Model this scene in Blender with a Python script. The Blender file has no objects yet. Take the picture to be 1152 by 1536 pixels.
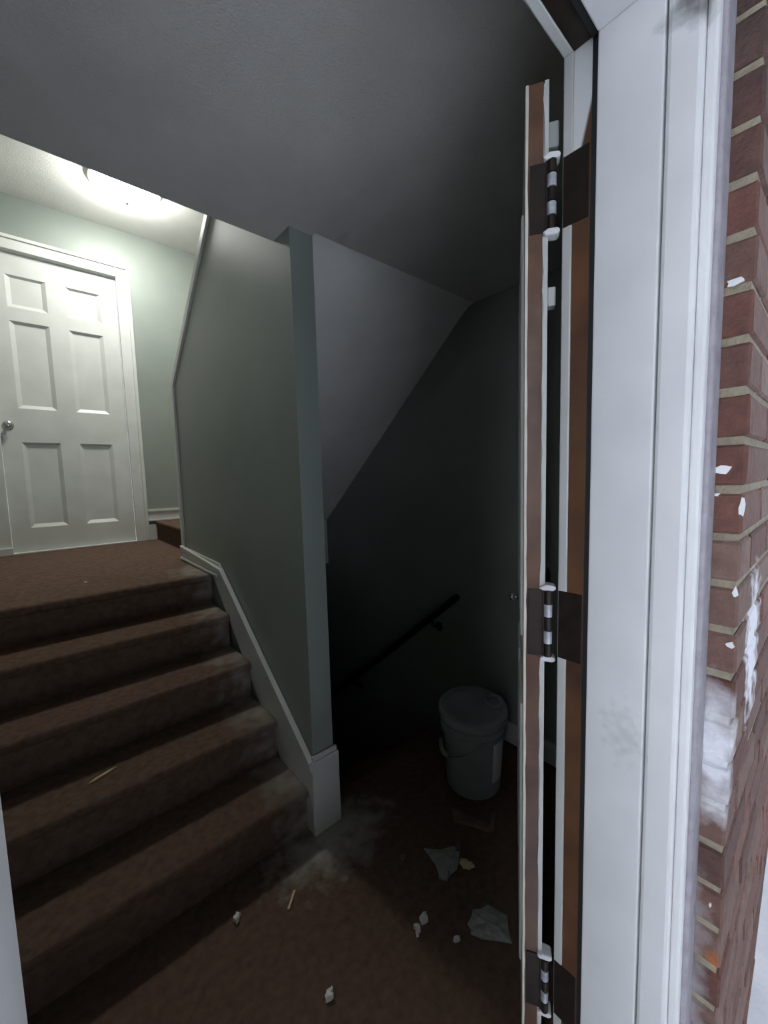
import bpy, bmesh, math, random
from mathutils import Vector, Matrix
random.seed(7)
sc = bpy.context.scene
COL = sc.collection

# ------------------------------------------------------------------ camera
EYE = 1.388
def make_camera():
    yaw, pit, rol = (math.radians(a) for a in (41.141, 5.067, 1.566))
    fw = Vector((math.sin(yaw) * math.cos(pit), math.cos(yaw) * math.cos(pit), -math.sin(pit)))
    rt = Vector((math.cos(yaw), -math.sin(yaw), 0))
    up = rt.cross(fw)
    c, s = math.cos(rol), math.sin(rol)
    R, U = c * rt - s * up, s * rt + c * up
    cd = bpy.data.cameras.new('camera')
    cd.sensor_fit = 'HORIZONTAL'; cd.sensor_width = 36.0
    cd.lens = 36.0 * 598.52 / 1152.0
    cd.clip_start = 0.01; cd.clip_end = 200
    co = bpy.data.objects.new('camera', cd)
    m = Matrix((R, U, -fw)).transposed().to_4x4()
    m.translation = (0, 0, EYE)
    co.matrix_world = m
    COL.objects.link(co)
    sc.camera = co
make_camera()

# ------------------------------------------------------------------ world, exposure
w = bpy.data.worlds.new('overcast_sky'); sc.world = w
w.use_nodes = True
bg = w.node_tree.nodes['Background']
bg.inputs[0].default_value = (0.82, 0.885, 1.0, 1)
bg.inputs[1].default_value = 8.6
sc.view_settings.view_transform = 'Standard'
sc.view_settings.look = 'None'
sc.view_settings.gamma = 1.0
sc.view_settings.use_curve_mapping = False
sc.view_settings.exposure = 0.0
LAMP_STRENGTH = 70.0

# ------------------------------------------------------------------ helpers
def lin(r, g, b):
    f = lambda c: (c / 255 / 12.92) if c / 255 <= 0.04045 else ((c / 255 + 0.055) / 1.055) ** 2.4
    return (f(r), f(g), f(b), 1)

def material(name, col, rough=0.6, col2=None, scale=8.0, detail=4, bump=0.0, bscale=60.0, metal=0.0, spec=0.5):
    m = bpy.data.materials.new(name); m.use_nodes = True
    nt = m.node_tree; b = nt.nodes['Principled BSDF']
    b.inputs['Base Color'].default_value = col
    b.inputs['Roughness'].default_value = rough
    b.inputs['Metallic'].default_value = metal
    b.inputs['Specular IOR Level'].default_value = spec
    geo = nt.nodes.new('ShaderNodeNewGeometry')
    if col2 is not None:
        n = nt.nodes.new('ShaderNodeTexNoise'); n.inputs['Scale'].default_value = scale; n.inputs['Detail'].default_value = detail
        nt.links.new(geo.outputs['Position'], n.inputs['Vector'])
        r = nt.nodes.new('ShaderNodeValToRGB')
        r.color_ramp.elements[0].position = 0.35; r.color_ramp.elements[0].color = col
        r.color_ramp.elements[1].position = 0.68; r.color_ramp.elements[1].color = col2
        nt.links.new(n.outputs['Fac'], r.inputs['Fac'])
        nt.links.new(r.outputs['Color'], b.inputs['Base Color'])
    if bump > 0:
        n2 = nt.nodes.new('ShaderNodeTexNoise'); n2.inputs['Scale'].default_value = bscale; n2.inputs['Detail'].default_value = 3
        nt.links.new(geo.outputs['Position'], n2.inputs['Vector'])
        bp = nt.nodes.new('ShaderNodeBump'); bp.inputs['Strength'].default_value = bump; bp.inputs['Distance'].default_value = 0.01
        nt.links.new(n2.outputs['Fac'], bp.inputs['Height'])
        nt.links.new(bp.outputs['Normal'], b.inputs['Normal'])
    return m

def overlay(m, col, centre, radii, lo=0.35, hi=0.65, nscale=14.0, amount=1.0):
    """Lay a ragged stain of its own colour and shape on a material, around a world point."""
    nt = m.node_tree; b = nt.nodes['Principled BSDF']; L = nt.links
    geo = nt.nodes.new('ShaderNodeNewGeometry')
    sub = nt.nodes.new('ShaderNodeVectorMath'); sub.operation = 'SUBTRACT'; sub.inputs[1].default_value = centre
    L.new(geo.outputs['Position'], sub.inputs[0])
    div = nt.nodes.new('ShaderNodeVectorMath'); div.operation = 'DIVIDE'; div.inputs[1].default_value = radii
    L.new(sub.outputs[0], div.inputs[0])
    ln = nt.nodes.new('ShaderNodeVectorMath'); ln.operation = 'LENGTH'; L.new(div.outputs[0], ln.inputs[0])
    n = nt.nodes.new('ShaderNodeTexNoise'); n.inputs['Scale'].default_value = nscale; n.inputs['Detail'].default_value = 6
    L.new(geo.outputs['Position'], n.inputs['Vector'])
    a = nt.nodes.new('ShaderNodeMath'); a.operation = 'SUBTRACT'; a.inputs[0].default_value = 1.0; L.new(ln.outputs['Value'], a.inputs[1])
    s = nt.nodes.new('ShaderNodeMath'); s.operation = 'MULTIPLY_ADD'; s.inputs[1].default_value = 1.6; s.inputs[2].default_value = -0.8
    L.new(n.outputs['Fac'], s.inputs[0])
    ad = nt.nodes.new('ShaderNodeMath'); ad.operation = 'ADD'; L.new(a.outputs[0], ad.inputs[0]); L.new(s.outputs[0], ad.inputs[1])
    mr = nt.nodes.new('ShaderNodeMapRange'); mr.inputs[1].default_value = lo - 0.35; mr.inputs[2].default_value = hi; mr.inputs[3].default_value = 0; mr.inputs[4].default_value = amount
    L.new(ad.outputs[0], mr.inputs[0])
    mx = nt.nodes.new('ShaderNodeMix'); mx.data_type = 'RGBA'
    L.new(mr.outputs[0], mx.inputs[0])
    bc = b.inputs['Base Color']
    if bc.is_linked: L.new(bc.links[0].from_socket, mx.inputs[6])
    else: mx.inputs[6].default_value = bc.default_value
    mx.inputs[7].default_value = col
    L.new(mx.outputs[2], bc)

class MB:
    def __init__(self): self.v = []; self.f = []
    def box(self, x0, x1, y0, y1, z0, z1):
        n = len(self.v)
        self.v += [(x0, y0, z0), (x1, y0, z0), (x1, y1, z0), (x0, y1, z0), (x0, y0, z1), (x1, y0, z1), (x1, y1, z1), (x0, y1, z1)]
        self.f += [tuple(n + i for i in q) for q in ((0, 3, 2, 1), (4, 5, 6, 7), (0, 1, 5, 4), (1, 2, 6, 5), (2, 3, 7, 6), (3, 0, 4, 7))]
        return self
    def prism(self, pts, a0, a1, axis='x'):
        """A closed outline pushed along an axis: x takes (y, z) points, y takes (x, z), z takes (x, y)."""
        n = len(self.v); k = len(pts)
        put = {'x': lambda p, a: (a, p[0], p[1]), 'y': lambda p, a: (p[0], a, p[1]), 'z': lambda p, a: (p[0], p[1], a)}[axis]
        self.v += [put(p, a0) for p in pts] + [put(p, a1) for p in pts]
        self.f += [tuple(n + i for i in range(k)), tuple(n + k + i for i in reversed(range(k)))]
        self.f += [(n + i, n + k + i, n + k + (i + 1) % k, n + (i + 1) % k) for i in range(k)]
        return self
    def lathe(self, prof, seg=32, c=(0, 0, 0), M=None):
        """Turn (radius, height) points about z."""
        n = len(self.v); k = len(prof)
        for j in range(seg):
            a = 2 * math.pi * j / seg
            for r, z in prof:
                p = Vector((r * math.cos(a), r * math.sin(a), z))
                if M: p = M @ p
                self.v.append(tuple(p + Vector(c)))
        for j in range(seg):
            for i in range(k - 1):
                a, b = n + j * k + i, n + ((j + 1) % seg) * k + i
                self.f.append((a, b, b + 1, a + 1))
        return self
    def tube(self, path, r, seg=12):
        n = len(self.v); k = len(path)
        pts = [Vector(p) for p in path]
        for i, p in enumerate(pts):
            d = (pts[min(i + 1, k - 1)] - pts[max(i - 1, 0)]).normalized()
            ref = Vector((0, 0, 1)) if abs(d.z) < 0.9 else Vector((1, 0, 0))
            u = d.cross(ref).normalized(); q = d.cross(u)
            rr = r[i] if isinstance(r, (list, tuple)) else r
            for j in range(seg):
                a = 2 * math.pi * j / seg
                self.v.append(tuple(p + u * math.cos(a) * rr + q * math.sin(a) * rr))
        for i in range(k - 1):
            for j in range(seg):
                a, b = n + i * seg + j, n + i * seg + (j + 1) % seg
                self.f.append((a, b, b + seg, a + seg))
        self.f.append(tuple(n + j for j in range(seg))); self.f.append(tuple(n + (k - 1) * seg + j for j in reversed(range(seg))))
        return self
    def build(self, name, mat, parent=None, bevel=0.0, smooth=False, loc=None, segs=2):
        me = bpy.data.meshes.new(name); me.from_pydata(self.v, [], self.f)
        bm = bmesh.new(); bm.from_mesh(me); bmesh.ops.recalc_face_normals(bm, faces=bm.faces)
        bm.to_mesh(me); bm.free()
        me.materials.append(mat)
        if smooth:
            for p in me.polygons: p.use_smooth = True
        o = bpy.data.objects.new(name, me); COL.objects.link(o)
        if parent: o.parent = parent
        if loc: o.location = loc
        if bevel:
            md = o.modifiers.new('soft_edge', 'BEVEL'); md.width = bevel; md.segments = segs; md.limit_method = 'ANGLE'; md.angle_limit = 0.6
        return o

def tag(o, label, cat, group=None):
    o['label'] = label; o['category'] = cat
    if group: o['group'] = group
    return o
def struct(o, label=None):
    o['kind'] = 'structure'
    if label: o['label'] = label
    return o
def empty(name, loc=(0, 0, 0)):
    o = bpy.data.objects.new(name, None); o.location = loc; o.empty_display_size = 0.1
    COL.objects.link(o); return o
def smooth_angle(o, deg=40):
    me = o.data
    for p in me.polygons: p.use_smooth = True
    bm = bmesh.new(); bm.from_mesh(me)
    for e in bm.edges:
        if len(e.link_faces) == 2 and e.calc_face_angle(0) > math.radians(deg): e.smooth = False
    bm.to_mesh(me); bm.free()

# ------------------------------------------------------------------ dimensions (metres)
RISE, RUN, Y0 = 0.1734, 0.2507, 1.314      # the five steps up
ZL = 5 * RISE                              # upper landing
YD = 4.142                                 # back wall with the white door
ZC, ZC2 = 2.257, 3.533                     # entry ceiling, stairwell ceiling
YS, YN = 1.411, 1.294                      # edge of the entry ceiling, near end of the dividing wall
XD, XE = 0.731, 0.824                      # dividing wall
XL, XW = -0.35, 1.759                      # side walls
YI = 0.344                                 # inner face of the front wall
YF = 0.096                                 # brick face
XB = 0.819                                 # brick reveal
XJ, XJL = 0.737, -0.0262                    # right and left jamb faces
ZH = 2.087                                 # underside of the door head

# ------------------------------------------------------------------ materials
M = {}
M['sage'] = material('sage_wall_paint', lin(138, 144, 137), 0.45, lin(131, 138, 131), 3.0, bump=0.06, bscale=180)
M['sage_dark'] = M['sage']
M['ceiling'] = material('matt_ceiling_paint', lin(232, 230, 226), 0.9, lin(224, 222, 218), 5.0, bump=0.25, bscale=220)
M['ceiling_shaded'] = material('shaded_entry_ceiling_paint', lin(198, 195, 190), 0.9, lin(188, 185, 180), 5.0, bump=0.3, bscale=220)  # same paint as the slope, darkened to stand for weaker light
M['white'] = material('white_gloss_paint', lin(206, 207, 203), 0.35, lin(198, 199, 194), 6.0, bump=0.04, bscale=40)
M['frame'] = material('white_frame_paint', lin(228, 228, 228), 0.45, lin(219, 219, 219), 7.0, bump=0.05, bscale=70)
M['carpet'] = material('brown_carpet', lin(108, 88, 76), 1.0, lin(88, 71, 61), 40.0, 6, bump=0.4, bscale=420, spec=0.05)
M['wood'] = material('varnished_door_wood', lin(116, 86, 68), 0.28, lin(80, 54, 43), 9.0, 6, bump=0.05, bscale=50)
M['hinge'] = material('dark_brown_hinge_metal', lin(52, 40, 34), 0.45, lin(34, 27, 24), 40.0, metal=0.4)
M['knuckle'] = material('worn_white_metal', lin(205, 205, 205), 0.35, lin(150, 155, 170), 60.0, metal=0.2)
M['cream'] = material('cream_gloss_paint', lin(228, 222, 206), 0.4, lin(212, 204, 188), 20)
M['gasket'] = material('black_rubber_gasket', lin(30, 34, 36), 0.6)
M['mortar'] = material('tan_mortar', lin(160, 151, 130), 0.95, lin(140, 131, 114), 30.0, bump=0.6, bscale=160)
M['caulk'] = material('shadow_grey_caulk', lin(164, 160, 166), 0.7, lin(146, 140, 146), 30.0, bump=0.3, bscale=120)  # greyed to carry the shadow strip between mould and brick
M['rail'] = material('dark_handrail_wood', lin(40, 30, 26), 0.4, lin(30, 22, 20), 20)
M['plastic'] = material('translucent_white_plastic', lin(146, 150, 151), 0.28, lin(134, 139, 140), 9)
M['label'] = material('pale_label_paper', lin(232, 230, 232), 0.5)
M['paper'] = material('crumpled_pale_paper', lin(152, 156, 152), 0.85, lin(128, 132, 128), 40, bump=0.5, bscale=60)
M['plaster'] = material('white_plaster', lin(222, 222, 216), 0.9, lin(200, 200, 192), 60)
M['card'] = material('brown_cardboard', lin(128, 100, 86), 0.85, lin(105, 80, 68), 20)
M['chip'] = material('cream_wood_chip', lin(206, 186, 140), 0.8)
M['stone'] = material('pale_exterior_concrete', lin(226, 228, 232), 0.9, lin(205, 209, 216), 6, bump=0.4, bscale=30)
M['blocker_dark'] = material('dark_light_blocker', lin(48, 46, 46), 0.95, lin(38, 36, 36), 6)  # only for the unseen walls added to block daylight
M['steel'] = material('brushed_steel', lin(190, 190, 192), 0.25, metal=0.9)
M['darkmetal'] = material('dark_bronze', lin(38, 32, 30), 0.35, metal=0.6)

# dust and stains that have a shape of their own
overlay(M['carpet'], lin(178, 176, 168), (0.77, 1.24, 0.0), (0.27, 0.17, 0.10), 0.3, 0.85, 18, 0.8)
for k in range(1, 6):
    overlay(M['carpet'], lin(168, 165, 156), (0.76, Y0 + (k - .4) * RUN, k * RISE - .03), (0.20, 0.22, 0.16), 0.2, 0.95, 20, 0.7)
overlay(M['frame'], lin(60, 56, 52), (0.74, 0.165, 2.04), (0.06, 0.045, 0.055), 0.4, 0.8, 30, 0.8)
overlay(M['frame'], lin(120, 115, 112), (0.737, 0.23, 0.93), (0.02, 0.06, 0.10), 0.75, 1.0, 60, 0.22)

# brick: colour differs from brick to brick
def brick_material():
    m = material('old_red_brick', (1, 1, 1, 1), 0.9, bump=0.5, bscale=110)
    nt = m.node_tree; L = nt.links; b = nt.nodes['Principled BSDF']
    oi = nt.nodes.new('ShaderNodeObjectInfo')
    r = nt.nodes.new('ShaderNodeValToRGB'); r.color_ramp.interpolation = 'LINEAR'
    cols = [lin(108, 78, 68), lin(126, 102, 92), lin(100, 66, 58), lin(120, 84, 73), lin(90, 66, 60)]
    e = r.color_ramp.elements
    e[0].position = 0; e[0].color = cols[0]; e[1].position = 1; e[1].color = cols[-1]
    for i in (1, 2, 3):
        x = e.new(i / 4); x.color = cols[i]
    L.new(oi.outputs['Random'], r.inputs['Fac'])
    geo = nt.nodes.new('ShaderNodeNewGeometry')
    n = nt.nodes.new('ShaderNodeTexNoise'); n.inputs['Scale'].default_value = 40; n.inputs['Detail'].default_value = 5
    L.new(geo.outputs['Position'], n.inputs['Vector'])
    mx = nt.nodes.new('ShaderNodeMix'); mx.data_type = 'RGBA'; mx.blend_type = 'MULTIPLY'
    mr = nt.nodes.new('ShaderNodeMapRange'); mr.inputs[1].default_value = 0.3; mr.inputs[2].default_value = 0.7; mr.inputs[3].default_value = 0.75; mr.inputs[4].default_value = 1.12
    L.new(n.outputs['Fac'], mr.inputs[0])
    cmb = nt.nodes.new('ShaderNodeCombineColor')
    for i in range(3): L.new(mr.outputs[0], cmb.inputs[i])
    mx.inputs[0].default_value = 1.0
    L.new(r.outputs['Color'], mx.inputs[6]); L.new(cmb.outputs[0], mx.inputs[7])
    L.new(mx.outputs[2], b.inputs['Base Color'])
    overlay(m, lin(232, 234, 240), (0.819, 0.115, 0.90), (0.05, 0.055, 0.13), 0.35, 0.75, 20, 0.9)     # whitewash patch
    overlay(m, lin(196, 200, 206), (0.819, 0.15, 0.50), (0.03, 0.045, 0.26), 0.4, 1.0, 24, 0.7)
    overlay(m, lin(236, 238, 244), (1.02, 0.096, 1.05), (0.10, 0.03, 0.17), 0.35, 0.5, 30, 0.95)
    overlay(m, lin(170, 104, 52), (0.819, 0.158, 0.90), (0.02, 0.012, 0.07), 0.4, 0.6, 40, 0.9)        # rusty streak
    overlay(m, lin(52, 46, 44), (0.819, 0.12, 2.06), (0.05, 0.09, 0.16), 0.3, 0.8, 16, 0.7)           # porch roof shade painted on the top courses
    overlay(m, lin(172, 100, 48), (0.819, 0.105, 0.53), (0.02, 0.012, 0.03), 0.4, 0.6, 40, 0.9)
    return m
M['brick'] = brick_material()
overlay(M['mortar'], lin(232, 234, 240), (0.82, 0.115, 0.90), (0.05, 0.055, 0.13), 0.35, 0.75, 20, 0.9)
overlay(M['mortar'], lin(240, 242, 248), (1.02, 0.1, 1.05), (0.10, 0.03, 0.17), 0.35, 0.5, 30, 0.95)

# wood of the door frame rebate: bare below, white paint with a ragged end near the top
def painted_top(m, z, col):
    nt = m.node_tree; L = nt.links; b = nt.nodes['Principled BSDF']
    geo = nt.nodes.new('ShaderNodeNewGeometry'); sx = nt.nodes.new('ShaderNodeSeparateXYZ'); L.new(geo.outputs['Position'], sx.inputs[0])
    ma = nt.nodes.new('ShaderNodeMath'); ma.operation = 'MULTIPLY_ADD'; ma.inputs[1].default_value = 4.0
    L.new(sx.outputs['Y'], ma.inputs[0]); L.new(sx.outputs['Z'], ma.inputs[2])
    gt = nt.nodes.new('ShaderNodeMapRange'); gt.inputs[1].default_value = z - 0.01; gt.inputs[2].default_value = z + 0.01
    L.new(ma.outputs[0], gt.inputs[0])
    mx = nt.nodes.new('ShaderNodeMix'); mx.data_type = 'RGBA'; L.new(gt.outputs[0], mx.inputs[0])
    L.new(b.inputs['Base Color'].links[0].from_socket, mx.inputs[6]); mx.inputs[7].default_value = col
    L.new(mx.outputs[2], b.inputs['Base Color'])
M['rebate'] = material('bare_rebate_wood', lin(108, 72, 46), 0.5, lin(70, 46, 34), 9.0, 6)
painted_top(M['rebate'], 1.94 + 4 * 0.32, lin(226, 226, 226))

# ================================================================== STRUCTURE
struct(MB().box(XL, XW, YI - .045, 1.400, -0.2, 0.0).build('floor', M['carpet']), 'brown carpeted entry landing strewn with scraps')
struct(MB().box(XL, XD, Y0 + 4 * RUN + .03, YD, ZL - .2, ZL).box(XD, .835, 2.896, YD, ZL - .2, ZL).build('floor', M['carpet']), 'brown carpeted upper landing in front of the white door')
struct(MB().box(XE, XW, 3.28, YD, -2.0, -1.8).build('floor', M['carpet']), 'dark floor at the foot of the stairs going down')
struct(MB().box(XL, XW, 1.30, 1.395, -2.0, -.2).box(XL, XW, 1.30, YD, -2.2, -2.0).build('wall_lower', M['sage']), None)
# entry ceiling with its edge over the stairs
struct(MB().prism([(YI, ZC), (YS, ZC), (YS, 3.7), (YI, 3.7)], XL, XD).prism([(YI, ZC), (1.275, ZC), (1.275, 3.7), (YI, 3.7)], XD, XW).box(XD, XE, 1.275, YN, ZC, 3.7).build('ceiling', M['ceiling_shaded']), 'low ceiling over the entry landing, shade put into its colour')
struct(MB().box(XL, XW, YS, YD + .2, ZC2, 3.7).build('ceiling', M['ceiling']), 'high white ceiling over the upper landing')
# sloped underside of the flight above
sl = [(1.275, ZC), (1.30, 2.252), (1.33, 2.234), (1.365, 2.206), (1.42, 2.160), (2.719, 1.052), (2.719, 0.70), (YD, 0.70), (YD, ZL - .01), (2.90, ZL - .01), (2.90, 1.2), (1.275, 2.58)]
o = struct(MB().prism(sl, XE, XW).build('ceiling', M['ceiling']), 'sloped plaster underside of the upper flight above the stairs down')
smooth_angle(o, 25)
# side walls
struct(MB().box(XW, XW + .2, YI, YD + .2, -2.0, 3.7).build('wall_right', M['sage']), 'dark sage wall with the handrail beside the stairs down')
struct(MB().box(XL - .2, XL, YI, YD + .2, -2.0, 3.7).build('wall_left', M['sage']))
bw = MB()
bw.box(XL, -0.185, YD, YD + .12, -2.0, ZC2).box(0.693, XW, YD, YD + .12, -2.0, ZC2).box(-0.185, 0.693, YD, YD + .12, 3.165, ZC2).box(-0.185, 0.693, YD, YD + .12, -2.0, ZL - .005)
struct(bw.build('wall_back', M['sage']), 'lit sage wall around the white panelled door')
# dividing wall: a full wall by the entry, then a sloping guard for the flight above
dv = [(YN, -2.0), (2.896, -2.0), (2.896, 2.017), (YS, 3.16), (YS, ZC), (YN, ZC)]
struct(MB().prism(dv, XD, XE).build('wall_middle', M['sage']), 'sage dividing wall between the stairs up and the stairs down')

# front wall: inner leaf and brick facing
fw_ = struct(empty('wall_front', (0, 0, 0)), 'old red brick front wall right of the door frame')
ib = MB()
ib.box(XJL - .06, XJ + .08, .20, YI, ZH + .06, 3.7)
ib.box(-3.0, XJL - .04, .20, YI, -.2, 3.7).box(XJ + .05, 3.0, .20, YI, -.2, 3.7)
ib.box(-3.0, 3.0, .20, YI, -2.2, -.2)
ib.build('inner_leaf', M['ceiling'], fw_)
mo = MB()
mo.box(XB + .005, 3.0, YF + .005, .20, -.5, 3.6)
mo.box(-3.0, XJL - .08, YF + .005, .20, -.5, 3.6)
mo.box(XJL - .08, XB + .005, YF + .005, .20, 2.27, 3.6)
mo.build('mortar_bed', M['mortar'], fw_)
CH = 0.0758
def brick_mesh(lx, ly, seed):
    rnd = random.Random(seed)
    bm = bmesh.new(); bmesh.ops.create_cube(bm, size=1)
    for v_ in bm.verts:
        v_.co = Vector((v_.co.x * lx, v_.co.y * ly, v_.co.z * (CH - .0125)))
    bmesh.ops.bevel(bm, geom=bm.edges[:], offset=.004, segments=1, affect='EDGES')
    for v_ in bm.verts: v_.co += Vector((rnd.uniform(-1, 1), rnd.uniform(-1, 1), rnd.uniform(-1, 1))) * .0011
    me = bpy.data.meshes.new('brick'); bm.to_mesh(me); bm.free(); me.materials.append(M['brick'])
    return me
STRET = [brick_mesh(.205, .10, i) for i in range(4)]
HEAD = [brick_mesh(.098, .10, 10 + i) for i in range(4)]
zc0 = EYE + .192 + CH / 2
for i in range(-9, 26):
    z = zc0 - i * CH
    if z < -.35: break
    x = XB; first = True; odd = i % 2
    while x < 1.72:
        head = first and odd
        L_ = .098 if head else .205
        me = random.choice(HEAD if head else STRET)
        o = bpy.data.objects.new('brick', me); COL.objects.link(o); o.parent = fw_
        o.location = (x + L_ / 2 + random.uniform(-.0015, .0015), YF + .05 + random.uniform(-.002, .002), z)
        o.rotation_euler = (0, 0, random.uniform(-.006, .006))
        x += L_ + .0125; first = False
# paint flecks left on the bricks and on the edge of the frame
rf = random.Random(3)
def fleck(y, z, ry, rz, x=XB - .0015, n=9):
    pts = []
    for j in range(n):
        a = 2 * math.pi * j / n; k = rf.uniform(.55, 1.1)
        pts.append((y + math.cos(a) * ry * k, z + math.sin(a) * rz * k))
    MB().prism(pts, x - .0012, x + .003).build('paint_fleck', M['frame'], fw_)
for y, z, ry, rz in ((.150, 1.74, .006, .008), (.118, 1.665, .012, .006), (.146, 1.60, .008, .006), (.152, 1.70, .004, .006), (.124, 1.385, .012, .010), (.140, 1.39, .006, .006),
                     (.098, 1.325, .004, .016), (.130, 1.345, .006, .003), (.150, 1.195, .008, .006), (.100, 1.19, .004, .010), (.104, 1.105, .006, .006), (.135, .955, .004, .010), (.145, 1.465, .006, .003), (.112, .64, .002, .005)):
    fleck(y, z, ry, rz)

# grade outside, rising along the front wall
g = MB().prism([(1.02, -.40), (1.262, -.186), (1.61, .118), (1.9, .30), (9.0, .30), (9.0, -.6), (1.02, -.6)], -8.0, YF, 'y').build('ground', M['stone'])
struct(g, 'pale daylit ground rising along the foot of the brick wall')
struct(MB().box(-9.0, 1.02, -8.0, YF, -.6, -.17).build('ground', M['stone']), 'pale concrete stoop outside the doorway')
struct(MB().box(XJL - .1, XB, YF, YI - .045, -.2, -.012).build('trim_1', M['stone']), 'door sill under the entry doorway')

# outside, behind and above the place of the camera: unseen walls and roof added to shade the doorway
struct(MB().box(-1.45, -1.25, -1.9, -.72, -.6, 2.50).build('wall_blocker', M['blocker_dark']), 'unseen dark wall added to block daylight from the left')
struct(MB().box(-1.45, -1.25, -.72, YF, -.6, .72).build('wall_blocker', M['blocker_dark']), 'unseen low dark wall added to darken the foot of the jamb')
struct(MB().box(2.3, 2.5, -3.6, -.25, -.6, 2.5).build('wall_blocker', M['blocker_dark']), 'unseen dark wall added to block daylight from the right')
struct(MB().box(-12, 14, -8.2, -8.0, -.6, 7.5).build('wall_blocker', M['blocker_dark']), 'unseen dark wall added across the yard to cut off the sky')
struct(MB().box(-1.25, 1.9, -2.0, YF, 2.50, 2.62).build('ceiling', M['rail']), 'unseen dark porch roof, sized to shade the entry doorway')

# ================================================================== DOOR FRAME OF THE ENTRY
fr = struct(empty('trim_2', (XJ, .2, 0)), 'white painted door frame against the brick, right jamb marked and dirty')
def fpart(name, mb, mat, bevel=.002):
    o = mb.build(name, mat, None, bevel); o.parent = fr; o.matrix_parent_inverse = Matrix.Translation(-fr.location); return o
def jamb(side):
    s = (lambda x0, x1: (XJ + x0, XJ + x1)) if side > 0 else (lambda x0, x1: (XJL - x1, XJL - x0))
    a = s(0, .05); fpart('jamb', MB().box(*a, .1975, .291, -.01, ZH + .05), M['frame'], .003)
    a = s(-.0005, .055); fpart('brick_mould', MB().box(*a, .152, .1955, -.01, ZH + .05), M['frame'], .006)
    a = s(.012, .062); fpart('mould_fillet', MB().box(*a, .138, .152, -.01, ZH + .05), M['frame'], .004)
    a = s(.030, .082); fpart('caulk_bead', MB().box(*a, .131, .140, -.01, ZH + .05), M['caulk'], .004)
    a = s(.010, .05); fpart('gasket', MB().box(*a, .291, .303, -.01, ZH + .02), M['gasket'], .002)
    a = s(.013, .05); fpart('rebate', MB().box(*a, .303, .334, -.01, ZH + .02), M['rebate'], .001)
    a = s(.0125, .085); fpart('inner_casing', MB().box(*a, .334, .352, -.01, ZH + .075), M['white'], .003)
jamb(1); jamb(-1)
hx0, hx1 = XJL, XJ
fpart('head_jamb', MB().box(hx0, hx1, .1975, .291, ZH, ZH + .05), M['frame'], .003)
fpart('head_mould', MB().box(hx0, hx1, .152, .1955, ZH - .0005, ZH + .05), M['frame'], .006)
fpart('head_fillet', MB().box(hx0 - .02, hx1 + .02, .138, .152, ZH + .05, ZH + .11), M['frame'], .004)
fpart('head_board', MB().box(hx0 - .06, hx1 + .07, .138, .2, ZH + .05, ZH + .20), M['frame'], .004)
fpart('head_gasket', MB().box(hx0 - .01, hx1 + .01, .291, .303, ZH + .006, ZH + .05), M['gasket'], .002)
fpart('head_rebate', MB().box(hx0 - .013, hx1 + .013, .303, .334, ZH + .012, ZH + .05), M['hinge'], .001)
fpart('head_casing', MB().box(hx0 - .013, hx1 + .013, .334, .352, ZH + .0125, ZH + .075), M['white'], .003)

# ================================================================== ENTRY DOOR, SWUNG WIDE OPEN
AZ = math.radians(59.3)
E_ = Vector((.7185, .4053, 0))
# local frame: +x along the door to its latch edge, +y to the face seen at the left, z up
door = struct(empty('door_1', E_), 'entry door swung wide open, seen on its brown hinge edge')
door.rotation_euler = (0, 0, math.pi / 2 - AZ)
T = .039; DZ0, DZ1, DL = .012, 2.076, .72
d = MB().box(.004, DL, -T, 0, DZ0, DZ1)
d.build('slab', M['white'], door, .0015)
MB().box(0, .004, -T + .009, -.004, DZ0, DZ1).build('hinge_edge', M['wood'], door, .0005)
# ragged white paint that laps on to the hinge edge
pts = [(-T, DZ0)]; z = DZ0
rp = random.Random(5)
pr = [(-T, DZ0)] + [(-T + .0085 + rp.uniform(-.0022, .0014), DZ0 + (DZ1 - DZ0) * i / 70) for i in range(71)] + [(-T, DZ1)]
MB().prism(pr, -.0008, .004).build('edge_paint', M['white'], door)
pr = [(0, DZ1), (0, DZ0)] + [(-.0050 + rp.uniform(-.0004, .0010), DZ0 + (DZ1 - DZ0) * i / 70) for i in range(71)]
MB().prism(pr, -.0012, .004).build('edge_paint', M['cream'], door)
# raised mouldings of the two faces
for z0, z1 in ((.20, .86), (1.02, 1.92)):
    for x0, x1 in ((.10, .33), (.41, .64)):
        MB().box(x0, x1, -T - .006, .006, z0, z1).build('panel', M['white'], door, .005)
def knob_mb(side):
    Mx = Matrix.Rotation(-math.pi / 2 * side, 4, 'X')
    return MB().lathe([(0, 0), (.026, 0), (.026, .006), (.010, .009), (.009, .026), (.022, .032), (.026, .042), (.022, .052), (.0, .056)], 24, M=Mx)
def door_knob(x, z, side, scale=1.0):
    k = knob_mb(side).build('knob', M['steel'], door, smooth=True); k.location = (x, 0 if side > 0 else -T, z); k.scale = (scale,) * 3; return k
k1 = door_knob(.655, .945, 1, .62); k1.location.y = 0
k2 = door_knob(.655, 1.03, -1, 1.15)
MB().box(.03, .07, -T - .020, -T, 1.985, 2.03).build('closer_bracket', M['white'], door, .003)
MB().box(.020, .045, -T - .016, -T, 1.70, 1.735).build('latch_bracket', M['white'], door, .003)
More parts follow.
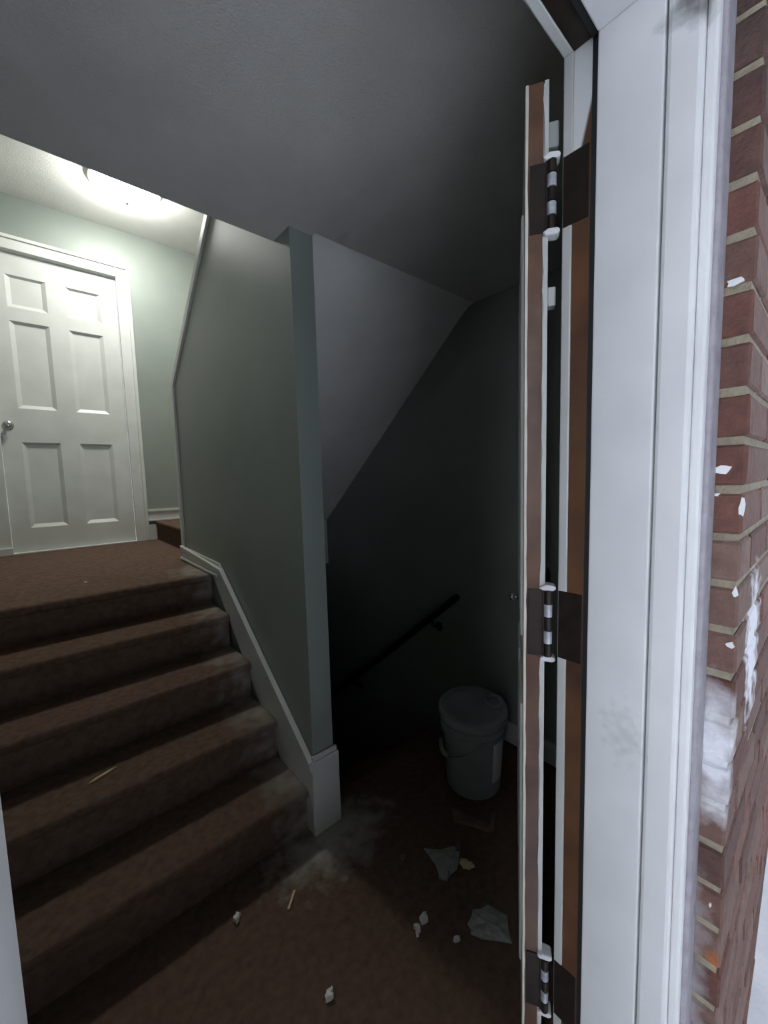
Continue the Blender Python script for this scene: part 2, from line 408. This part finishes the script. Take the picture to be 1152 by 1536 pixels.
def hinge(z0, z1):
    h = empty('hinge', (0, 0, 0)); h.parent = door
    h.location = (-.004, -T - .0055, z0)
    H_ = z1 - z0
    def hp(name, mb, mat, bevel=0, smooth=False):
        return mb.build(name, mat, h, bevel, smooth)
    hp('door_leaf', MB().box(.0015, .0045, .004, .037, 0, H_), M['hinge'], .0006)
    # jamb leaf, given in the frame of the world and turned into the frame of the hinge
    inv = (Matrix.Translation(E_) @ Matrix.Rotation(math.pi / 2 - AZ, 4, 'Z') @ Matrix.Translation(h.location)).inverted()
    q = MB().box(XJ + .0115, XJ + .0150, .306, .350, z0, z1)
    q.v = [tuple(inv @ Vector(p)) for p in q.v]
    hp('jamb_leaf', q, M['hinge'], .0006)
    n = 5
    for i in range(n):
        a, b = H_ * i / n + .0012, H_ * (i + 1) / n - .0012
        hp('knuckle', MB().lathe([(0, a), (.0078, a), (.0078, b), (0, b)], 16), M['knuckle' if i in (1, 3) else 'hinge'])
    hp('pin', MB().lathe([(0, -.004), (.0055, -.003), (.0055, H_ + .003), (0, H_ + .006)], 12), M['hinge'])
    for zz in (-.006, H_ + .003):
        hp('paint_lip', MB().prism([(-.009, zz - .004), (.012, zz - .003), (.016, zz + .003), (.004, zz + .009), (-.012, zz + .007), (-.015, zz + .001)], -.006, .020, 'x'), M['frame'], .003)
    hp('web', MB().box(-.002, .004, .002, .010, 0, H_), M['hinge'], .0006)
hinge(1.822, 1.940); hinge(1.025, 1.159); hinge(.235, .361)

# ================================================================== UPPER DOOR
PX = [(-.040, .195), (.315, .545)]
PZ = [(1.062, 1.728), (1.985, 2.636), (2.735, 2.970)]
dx0, dx1, dz0, dz1 = -.155, .663, ZL + .012, 3.137
ud = struct(empty('door_2', (dx0, 4.175, ZL)), 'white six panel door at the top of the stairs')
def upart(name, mb, mat, bevel=0.0, smooth=False):
    o = mb.build(name, mat, None, bevel, smooth); o.parent = ud; o.matrix_parent_inverse = Matrix.Translation(-ud.location); return o
YF2 = 4.172
f = MB()
xs = [dx0, PX[0][0], PX[0][1], PX[1][0], PX[1][1], dx1]
zs = [dz0, PZ[0][0], PZ[0][1], PZ[1][0], PZ[1][1], PZ[2][0], PZ[2][1], dz1]
for i in range(5):
    for j in range(7):
        if i in (1, 3) and j in (1, 3, 5): continue
        f.box(xs[i], xs[i + 1], YF2, YF2 + .036, zs[j], zs[j + 1])
bmj = f.build('tmp', M['white']); bm = bmesh.new(); bm.from_mesh(bmj.data); bmesh.ops.remove_doubles(bm, verts=bm.verts, dist=1e-5)
# drop the faces shared by neighbouring blocks
seen = {}
for fc in bm.faces: seen.setdefault(tuple(sorted(v_.index for v_ in fc.verts)), []).append(fc)
bmesh.ops.delete(bm, geom=[x for l in seen.values() if len(l) > 1 for x in l], context='FACES')
bm.to_mesh(bmj.data); bm.free()
bmj.name = 'slab'; bmj.data.name = 'slab'; bmj.parent = ud; bmj.matrix_parent_inverse = Matrix.Translation(-ud.location)
for (x0, x1) in PX:
    for (z0, z1) in PZ:
        q = MB(); b_ = .028; dp = .018
        q.v = [(x0, YF2, z0), (x1, YF2, z0), (x1, YF2, z1), (x0, YF2, z1),
               (x0 + b_, YF2 + dp, z0 + b_), (x1 - b_, YF2 + dp, z0 + b_), (x1 - b_, YF2 + dp, z1 - b_ * .5), (x0 + b_, YF2 + dp, z1 - b_ * .5),
               (x0, YF2 + .034, z0), (x1, YF2 + .034, z0), (x1, YF2 + .034, z1), (x0, YF2 + .034, z1)]
        q.f = [(0, 1, 5, 4), (1, 2, 6, 5), (2, 3, 7, 6), (3, 0, 4, 7), (4, 5, 6, 7), (8, 11, 10, 9), (0, 8, 9, 1), (1, 9, 10, 2), (2, 10, 11, 3), (3, 11, 8, 0)]
        upart('panel', q, M['white'])
Mk = Matrix.Translation((-.106, YF2, 1.854)) @ Matrix.Rotation(math.pi / 2, 4, 'X')
kn = upart('knob', MB().lathe([(0, 0), (.033, 0), (.033, .005), (.012, .010), (.011, .030), (.024, .036), (.030, .048), (.026, .060), (.012, .066), (0, .066)], 28, M=Mk), M['steel'], smooth=True)
# frame and casing of the upper door
cs = struct(empty('trim_3', (0, YD, ZL)), 'white moulded casing around the six panel door')
def cpart(name, mb, mat, bevel=.003):
    o = mb.build(name, mat, None, bevel); o.parent = cs; o.matrix_parent_inverse = Matrix.Translation(-cs.location); return o
for x0, x1, out in ((.663, .764, 1), (-.256, -.155, -1)):
    a, b = (x0, x1)
    cpart('side_casing', MB().box(a, b, YD - .014, YD, ZL, 3.137), M['white'])
    c, e2 = (b - .028, b) if out > 0 else (a, a + .028)
    cpart('casing_bead', MB().box(c, e2, YD - .026, YD - .014, ZL, 3.137 + .073), M['white'], .006)
    c, e2 = (a, a + .030) if out > 0 else (b - .030, b)
    cpart('side_lining', MB().box(c, e2, YD, YD + .03, ZL, 3.137 + .028), M['white'], .001)
cpart('head_casing', MB().box(-.256, .764, YD - .014, YD, 3.137, 3.231), M['white'])
cpart('casing_bead', MB().box(-.256, .764, YD - .026, YD - .014, 3.210, 3.238), M['white'], .006)
cpart('head_lining', MB().box(-.155, .663, YD, YD + .03, 3.137, 3.165), M['white'], .001)
cpart('threshold', MB().box(-.155, .663, YD - .02, YD + .06, ZL, ZL + .012), M['white'], .003)
cpart('plinth_block', MB().box(-.262, -.150, YD - .035, YD - .014, ZL, ZL + .06), M['white'], .004)

# ================================================================== STAIRS UP
st = tag(empty('staircase', (.2, Y0, 0)), 'brown carpeted flight of five steps up to the white door', 'staircase')
def stpart(name, mb, mat, bevel=0, root=None):
    root = root or st
    o = mb.build(name, mat, None, bevel); o.parent = root; o.matrix_parent_inverse = Matrix.Translation(-root.location); return o
XS = XD - .014
for k in range(1, 6):
    y, z = Y0 + (k - 1) * RUN, k * RISE
    yb = y + RUN + .03 if k < 5 else y + .0299
    prof = [(y + .022, z - RISE), (y + .020, z - .045), (y + .008, z - .036), (y + .001, z - .024), (y, z - .014), (y + .004, z - .005), (y + .014, z), (yb, z), (yb, z - RISE)]
    o = stpart('step', MB().prism(prof, XL + .003, XS), M['carpet']); smooth_angle(o, 50)
sk = [(YN - .004, 0), (YN - .004, .300), (2.157, .300 + (2.157 - YN) * RISE / RUN + .01), (2.190, .945), (2.896, .962), (2.896, ZL), (2.3, ZL), (Y0 + .05, 0)]
sk[2] = (2.150, .915)
stpart('skirtboard', MB().prism(sk, XD - .014, XD - .003), M['white'], .002)
def cap(path, x0, x1, th, name):
    """A moulding that follows a path of (y, z) points."""
    up_ = [(y, z) for y, z in path]; lo = [(y, z - th) for y, z in reversed(path)]
    stpart(name, MB().prism(up_ + lo, x0, x1), M['white'], .003)
P1 = [(YN - .012, .305), (2.150, .922), (2.896, .966)]
cap(P1, XD - .026, XD - .003, .020, 'skirting_cap')
cap([(y, z - .026) for y, z in P1], XD - .020, XD - .003, .014, 'skirting_bead')
cap([(2.20, .886), (2.896, .890)], XD - .028, XD - .014, .016, 'shoe_moulding')
# base block around the near end of the dividing wall
struct(MB().box(XD - .016, XE + .016, YN - .018, YN, 0, .300).box(XD - .010, XE + .010, YN - .013, YN, .300, .322).build('trim_4', M['white'], None, .005), 'white skirting block at the foot of the dividing wall')
# cap on the sloping edge of the dividing wall
gd = struct(MB().prism([(2.905, ZL + .098), (2.905, 2.024), (YS + .02, 3.175), (YS + .02, 3.115), (2.850, 2.002), (2.850, ZL + .098)], XD - .012, XE + .012).build('trim_5', M['white'], None, .004), 'pale trim on the sloping guard edge of the dividing wall')

# winder step at the right of the upper landing, then the flight above
up = tag(empty('winder_stair', (1.2, 3.5, ZL)), 'brown carpeted winder step right of the white door, starting the upper flight', 'stair')
o = stpart('step', MB().prism([(.832, ZL), (.828, ZL + .13), (.818, ZL + .15), (.818, ZL + .165), (.826, ZL + RISE), (XW - .004, ZL + RISE), (XW - .004, ZL)], 2.93, YD - .017, 'y'), M['carpet'], 0, up); smooth_angle(o, 50)
stpart('step', MB().box(1.35, XW - .004, 2.93, YD - .004, ZL + RISE, ZL + 2 * RISE), M['carpet'], .01, up)
struct(MB().box(.764, .829, YD - .014, YD, ZL, ZL + .145).build('baseboard_back', M['white'], None, .003), 'short white baseboard beside the door casing')
struct(MB().box(.764, 1.35, YD - .016, YD, ZL + RISE, ZL + RISE + .105).box(.764, 1.35, YD - .026, YD - .016, ZL + RISE + .085, ZL + RISE + .108).box(.764, 1.35, YD - .024, YD - .016, ZL + RISE, ZL + RISE + .016).build('baseboard_back', M['white'], None, .003), 'white moulded baseboard above the winder step')

# ================================================================== STAIRS DOWN
sd = tag(empty('lower_staircase', (1.3, 1.4, 0)), 'dark carpeted flight going down behind the dividing wall', 'staircase')
for k in range(1, 9):
    y, z = 1.400 + (k - 1) * .235, -k * .2
    stpart('step', MB().box(XE + .004, XW - .004, y, y + .260, z - .2, z), M['carpet'], .012, sd)
struct(MB().box(XW - .014, XW, YI + .01, 1.40, 0, .108).box(XW - .020, XW - .014, YI + .01, 1.40, .088, .112).build('baseboard_right', M['white'], None, .003), 'white baseboard on the dark right wall behind the door')

# ================================================================== THINGS
# ceiling light
LC = Vector((.665, 3.47, ZC2))
cl = tag(empty('ceiling_light', LC), 'round frosted glass ceiling light glowing above the white door', 'ceiling light')
MB().lathe([(0, 0), (.215, 0), (.222, -.032), (.214, -.037), (.206, -.032), (0, -.028)], 40).build('base', M['white'], cl, smooth=False)
gm = bpy.data.materials.new('lit_frosted_glass'); gm.use_nodes = True
nt = gm.node_tree; nt.nodes.clear(); em = nt.nodes.new('ShaderNodeEmission'); out = nt.nodes.new('ShaderNodeOutputMaterial')
em.inputs[0].default_value = (0.98, 1.0, 0.95, 1); em.inputs[1].default_value = LAMP_STRENGTH; nt.links.new(em.outputs[0], out.inputs[0])
MB().lathe([(.204, -.032), (.208, -.047), (.192, -.078), (.145, -.110), (.08, -.130), (.012, -.135)], 40).build('glass_shade', gm, cl, smooth=True)
MB().lathe([(0, -.133), (.012, -.133), (.014, -.143), (.006, -.152), (0, -.153)], 16).build('finial', M['steel'], cl, smooth=True)

# handrail on the right wall
hr = tag(empty('handrail', (1.70, 1.38, .70)), 'dark round wooden handrail sloping down the right wall', 'handrail')
sx_, sl_ = 1.699 - 1.70, -.855
path = [(sx_, t, sl_ * t) for t in (-.02, 0, .3, .7, 1.1, 1.5)]
MB().tube([(sx_, -.028, .022)] + path[1:], [.017, .022, .022, .022, .022, .022], 16).build('rail', M['rail'], hr, smooth=False)
for t in (.16, .95):
    b_ = MB().tube([(0, t, sl_ * t - .02), (.0, t, sl_ * t - .055), (.035, t, sl_ * t - .075), (.055, t, sl_ * t - .075)], .007, 10)
    br = b_.build('bracket', M['darkmetal'], hr, smooth=True)
    MB().lathe([(0, 0), (.028, 0), (.028, .005), (0, .006)], 20, M=Matrix.Translation((.0585, t, sl_ * t - .075)) @ Matrix.Rotation(-math.pi / 2, 4, 'Y')).build('wall_plate', M['darkmetal'], br)

# bucket in the corner
bk = tag(empty('bucket', (1.40, 1.035, 0)), 'grey-white plastic pail with loose lid standing by the dark wall', 'bucket')
MB().lathe([(0, 0), (.112, 0), (.117, .006), (.128, .20), (.134, .262), (.143, .264), (.143, .272), (.136, .276), (.136, .296), (.144, .298), (.144, .306), (.137, .310), (.139, .335), (.134, .336), (.126, .20), (.112, .012), (0, .012)], 48).build('pail', M['plastic'], bk, smooth=True)
smooth_angle(bk.children[0], 35)
ld = MB().lathe([(0, .012), (.118, .012), (.122, .020), (.140, .020), (.150, .014), (.152, -.006), (.148, -.008), (.146, .006), (.118, .004), (0, .004)], 48).build('lid', M['plastic'], bk)
smooth_angle(ld, 35); ld.location = (0, 0, .344); ld.rotation_euler = (math.radians(3), math.radians(-3), 0)
sp = MB().lathe([(.036, .018), (.036, .030), (.041, .032), (.043, .026), (.043, .018)], 32).build('spout_ring', M['plastic'], ld, smooth=True); sp.location = (.085, -.055, 0)
# label on the side that faces right, wrapped on the pail
lb = MB(); n = 8
for i in range(n + 1):
    a = math.radians(-104 + 36 * i / n)
    for z_, r_ in ((.07, .1225), (.25, .1345)):
        lb.v.append((math.cos(a) * r_, math.sin(a) * r_, z_))
for i in range(n): lb.f.append((2 * i, 2 * i + 2, 2 * i + 3, 2 * i + 1))
lo_ = lb.build('label', M['label'], bk)
lo_.modifiers.new('thick', 'SOLIDIFY').thickness = .001
# wire bail with its plastic grip hanging at the left
pathb = []
for i in range(17):
    t = math.pi * i / 16
    ax, ay = math.cos(math.radians(150)), math.sin(math.radians(150))
    c_, s_ = math.cos(t) * .147, math.sin(t)
    pathb.append((ax * -.0 + math.cos(math.radians(55)) * c_ + ax * s_ * .155 * .95, math.sin(math.radians(55)) * c_ + ay * s_ * .155 * .95, .285 - s_ * .11))
bl = MB().tube(pathb, .0022, 8).build('bail', M['steel'], bk, smooth=True)
MB().tube(pathb[6:11], .009, 10).build('grip', M['plastic'], bl, smooth=True)
for a in (55, 235):
    MB().lathe([(0, 0), (.012, 0), (.012, .008), (0, .010)], 14, M=Matrix.Translation((math.cos(math.radians(a)) * .137, math.sin(math.radians(a)) * .137, .285)) @ Matrix.Rotation(math.radians(a), 4, 'Z') @ Matrix.Rotation(math.pi / 2, 4, 'Y')).build('ear', M['plastic'], bk, smooth=True)

# scraps on the floor and steps
def scrap(name, pts, z, th, mat, label, cat, crumple=.004, group=None, seed=1):
    rnd = random.Random(seed)
    cx = sum(p[0] for p in pts) / len(pts); cy = sum(p[1] for p in pts) / len(pts)
    # a fan with a mid ring so the sheet can buckle
    bm = bmesh.new()
    n = len(pts); ring = []
    for i in range(n):
        p, q = pts[i], pts[(i + 1) % n]
        for t in (0, .5):
            x, y = p[0] + (q[0] - p[0]) * t, p[1] + (q[1] - p[1]) * t
            j = crumple * .6
            ring.append((x - cx + rnd.uniform(-j, j), y - cy + rnd.uniform(-j, j)))
    outer = [bm.verts.new((x, y, th + rnd.uniform(0, crumple))) for x, y in ring]
    mid = [bm.verts.new((x * .55 + rnd.uniform(-crumple, crumple), y * .55 + rnd.uniform(-crumple, crumple), th + rnd.uniform(.3, 1.6) * crumple)) for x, y in ring]
    low = [bm.verts.new((x, y, 0)) for x, y in ring]
    c = bm.verts.new((0, 0, th + crumple)); m_ = len(ring)
    for i in range(m_):
        j = (i + 1) % m_
        bm.faces.new((outer[i], outer[j], mid[j], mid[i])); bm.faces.new((mid[i], mid[j], c)); bm.faces.new((low[i], low[j], outer[j], outer[i]))
    bm.faces.new(list(reversed(low)))
    bmesh.ops.recalc_face_normals(bm, faces=bm.faces)
    me = bpy.data.meshes.new(name); bm.to_mesh(me); bm.free(); me.materials.append(mat)
    o = bpy.data.objects.new(name, me); COL.objects.link(o); o.location = (cx, cy, z)
    return tag(o, label, cat, group)
def blob(c, rx, ry, a=0, n=7, seed=1):
    r_ = random.Random(seed); o = []
    for i in range(n):
        t = 2 * math.pi * i / n; k = r_.uniform(.7, 1.15); x, y = math.cos(t) * rx * k, math.sin(t) * ry * k
        o.append((c[0] + x * math.cos(a) - y * math.sin(a), c[1] + x * math.sin(a) + y * math.cos(a)))
    return o
G = 'small scraps of rubbish on the carpet'
scrap('paper_sheet', [(.985, .955), (1.075, .885), (1.07, .855), (1.015, .825), (.955, .822), (.950, .850), (.975, .885)], .001, .001, M['paper'], 'torn whitish paper sheet on the carpet in front of the pail', 'paper', .008, seed=2)
scrap('wood_stick', [(1.066, .868), (1.105, .905), (1.118, .892), (1.078, .856)], .001, .010, M['card'], 'short brown stick beside the torn paper sheet', 'stick', .003, seed=3)
scrap('cardboard_flap', [(1.205, 1.00), (1.160, .955), (1.222, .832), (1.250, .850)], .001, .004, M['card'], 'flat dark brown cardboard piece on the carpet before the pail', 'cardboard', .004, seed=4)
scrap('cardboard_strip', [(1.229, .835), (1.300, .868), (1.306, .856), (1.235, .822)], .001, .012, M['card'], 'narrow cardboard strip at the pail side of the flat cardboard piece', 'cardboard', .003, seed=14)
scrap('plastic_chip', blob((1.055, .812), .016, .024, .6, seed=5), .001, .006, M['chip'], 'small yellowish chip right of the torn paper sheet', 'scrap', .004, G, seed=5)
scrap('paper_sheet', [(.945, .705), (1.000, .680), (1.01, .618), (.955, .575), (.905, .640), (.885, .668), (.905, .69)], .001, .001, M['paper'], 'pale paper sheet partly behind the open door edge', 'paper', .008, seed=6)
scrap('plaster_crumb', blob((.815, .795), .022, .012, .4, seed=7), .001, .008, M['plaster'], 'greenish white plaster crumb nearest the pale sheet in front of the door', 'scrap', .006, G, seed=7)
scrap('plaster_crumb', blob((.775, .785), .016, .010, 1.0, seed=8), .001, .010, M['plaster'], 'whitish plaster crumb left of the greenish crumb', 'scrap', .006, G, seed=8)
scrap('plaster_crumb', blob((.845, .690), .012, .009, 0, seed=9), .001, .006, M['plaster'], 'tiny pale crumb left of the sheet by the door edge', 'scrap', .004, G, seed=9)
scrap('plaster_crumb', blob((.377, 1.195), .015, .009, .8, seed=10), .001, .010, M['plaster'], 'white crumb at the foot of the lowest step', 'scrap', .006, G, seed=10)
scrap('wood_splinter', [(.510, 1.112), (.552, 1.150), (.560, 1.146), (.516, 1.105)], .001, .004, M['chip'], 'thin pale splinter on the carpet below the skirting block', 'splinter', .002, seed=11)
scrap('plaster_crumb', blob((.489, .836), .017, .009, .5, seed=12), .001, .010, M['plaster'], 'white crumb lying nearest the doorway on the carpet', 'scrap', .006, G, seed=12)
scrap('wood_splinter', [(.062, 1.672), (.085, 1.690), (.150, 1.706), (.120, 1.690)], 2 * RISE + .001, .005, M['chip'], 'pale wood splinter lying on the second step', 'splinter', .002, seed=13)
scrap('plaster_crumb', blob((.905, .985), .012, .008, .3, seed=15), .001, .006, M['card'], 'tiny brownish crumb left of the torn paper sheet', 'scrap', .004, G, seed=15)
scrap('plaster_crumb', blob((.17, 2.62), .010, .006, .3, seed=16), ZL + .001, .004, M['plaster'], 'tiny white fleck on the upper landing carpet', 'scrap', .003, G, seed=16)
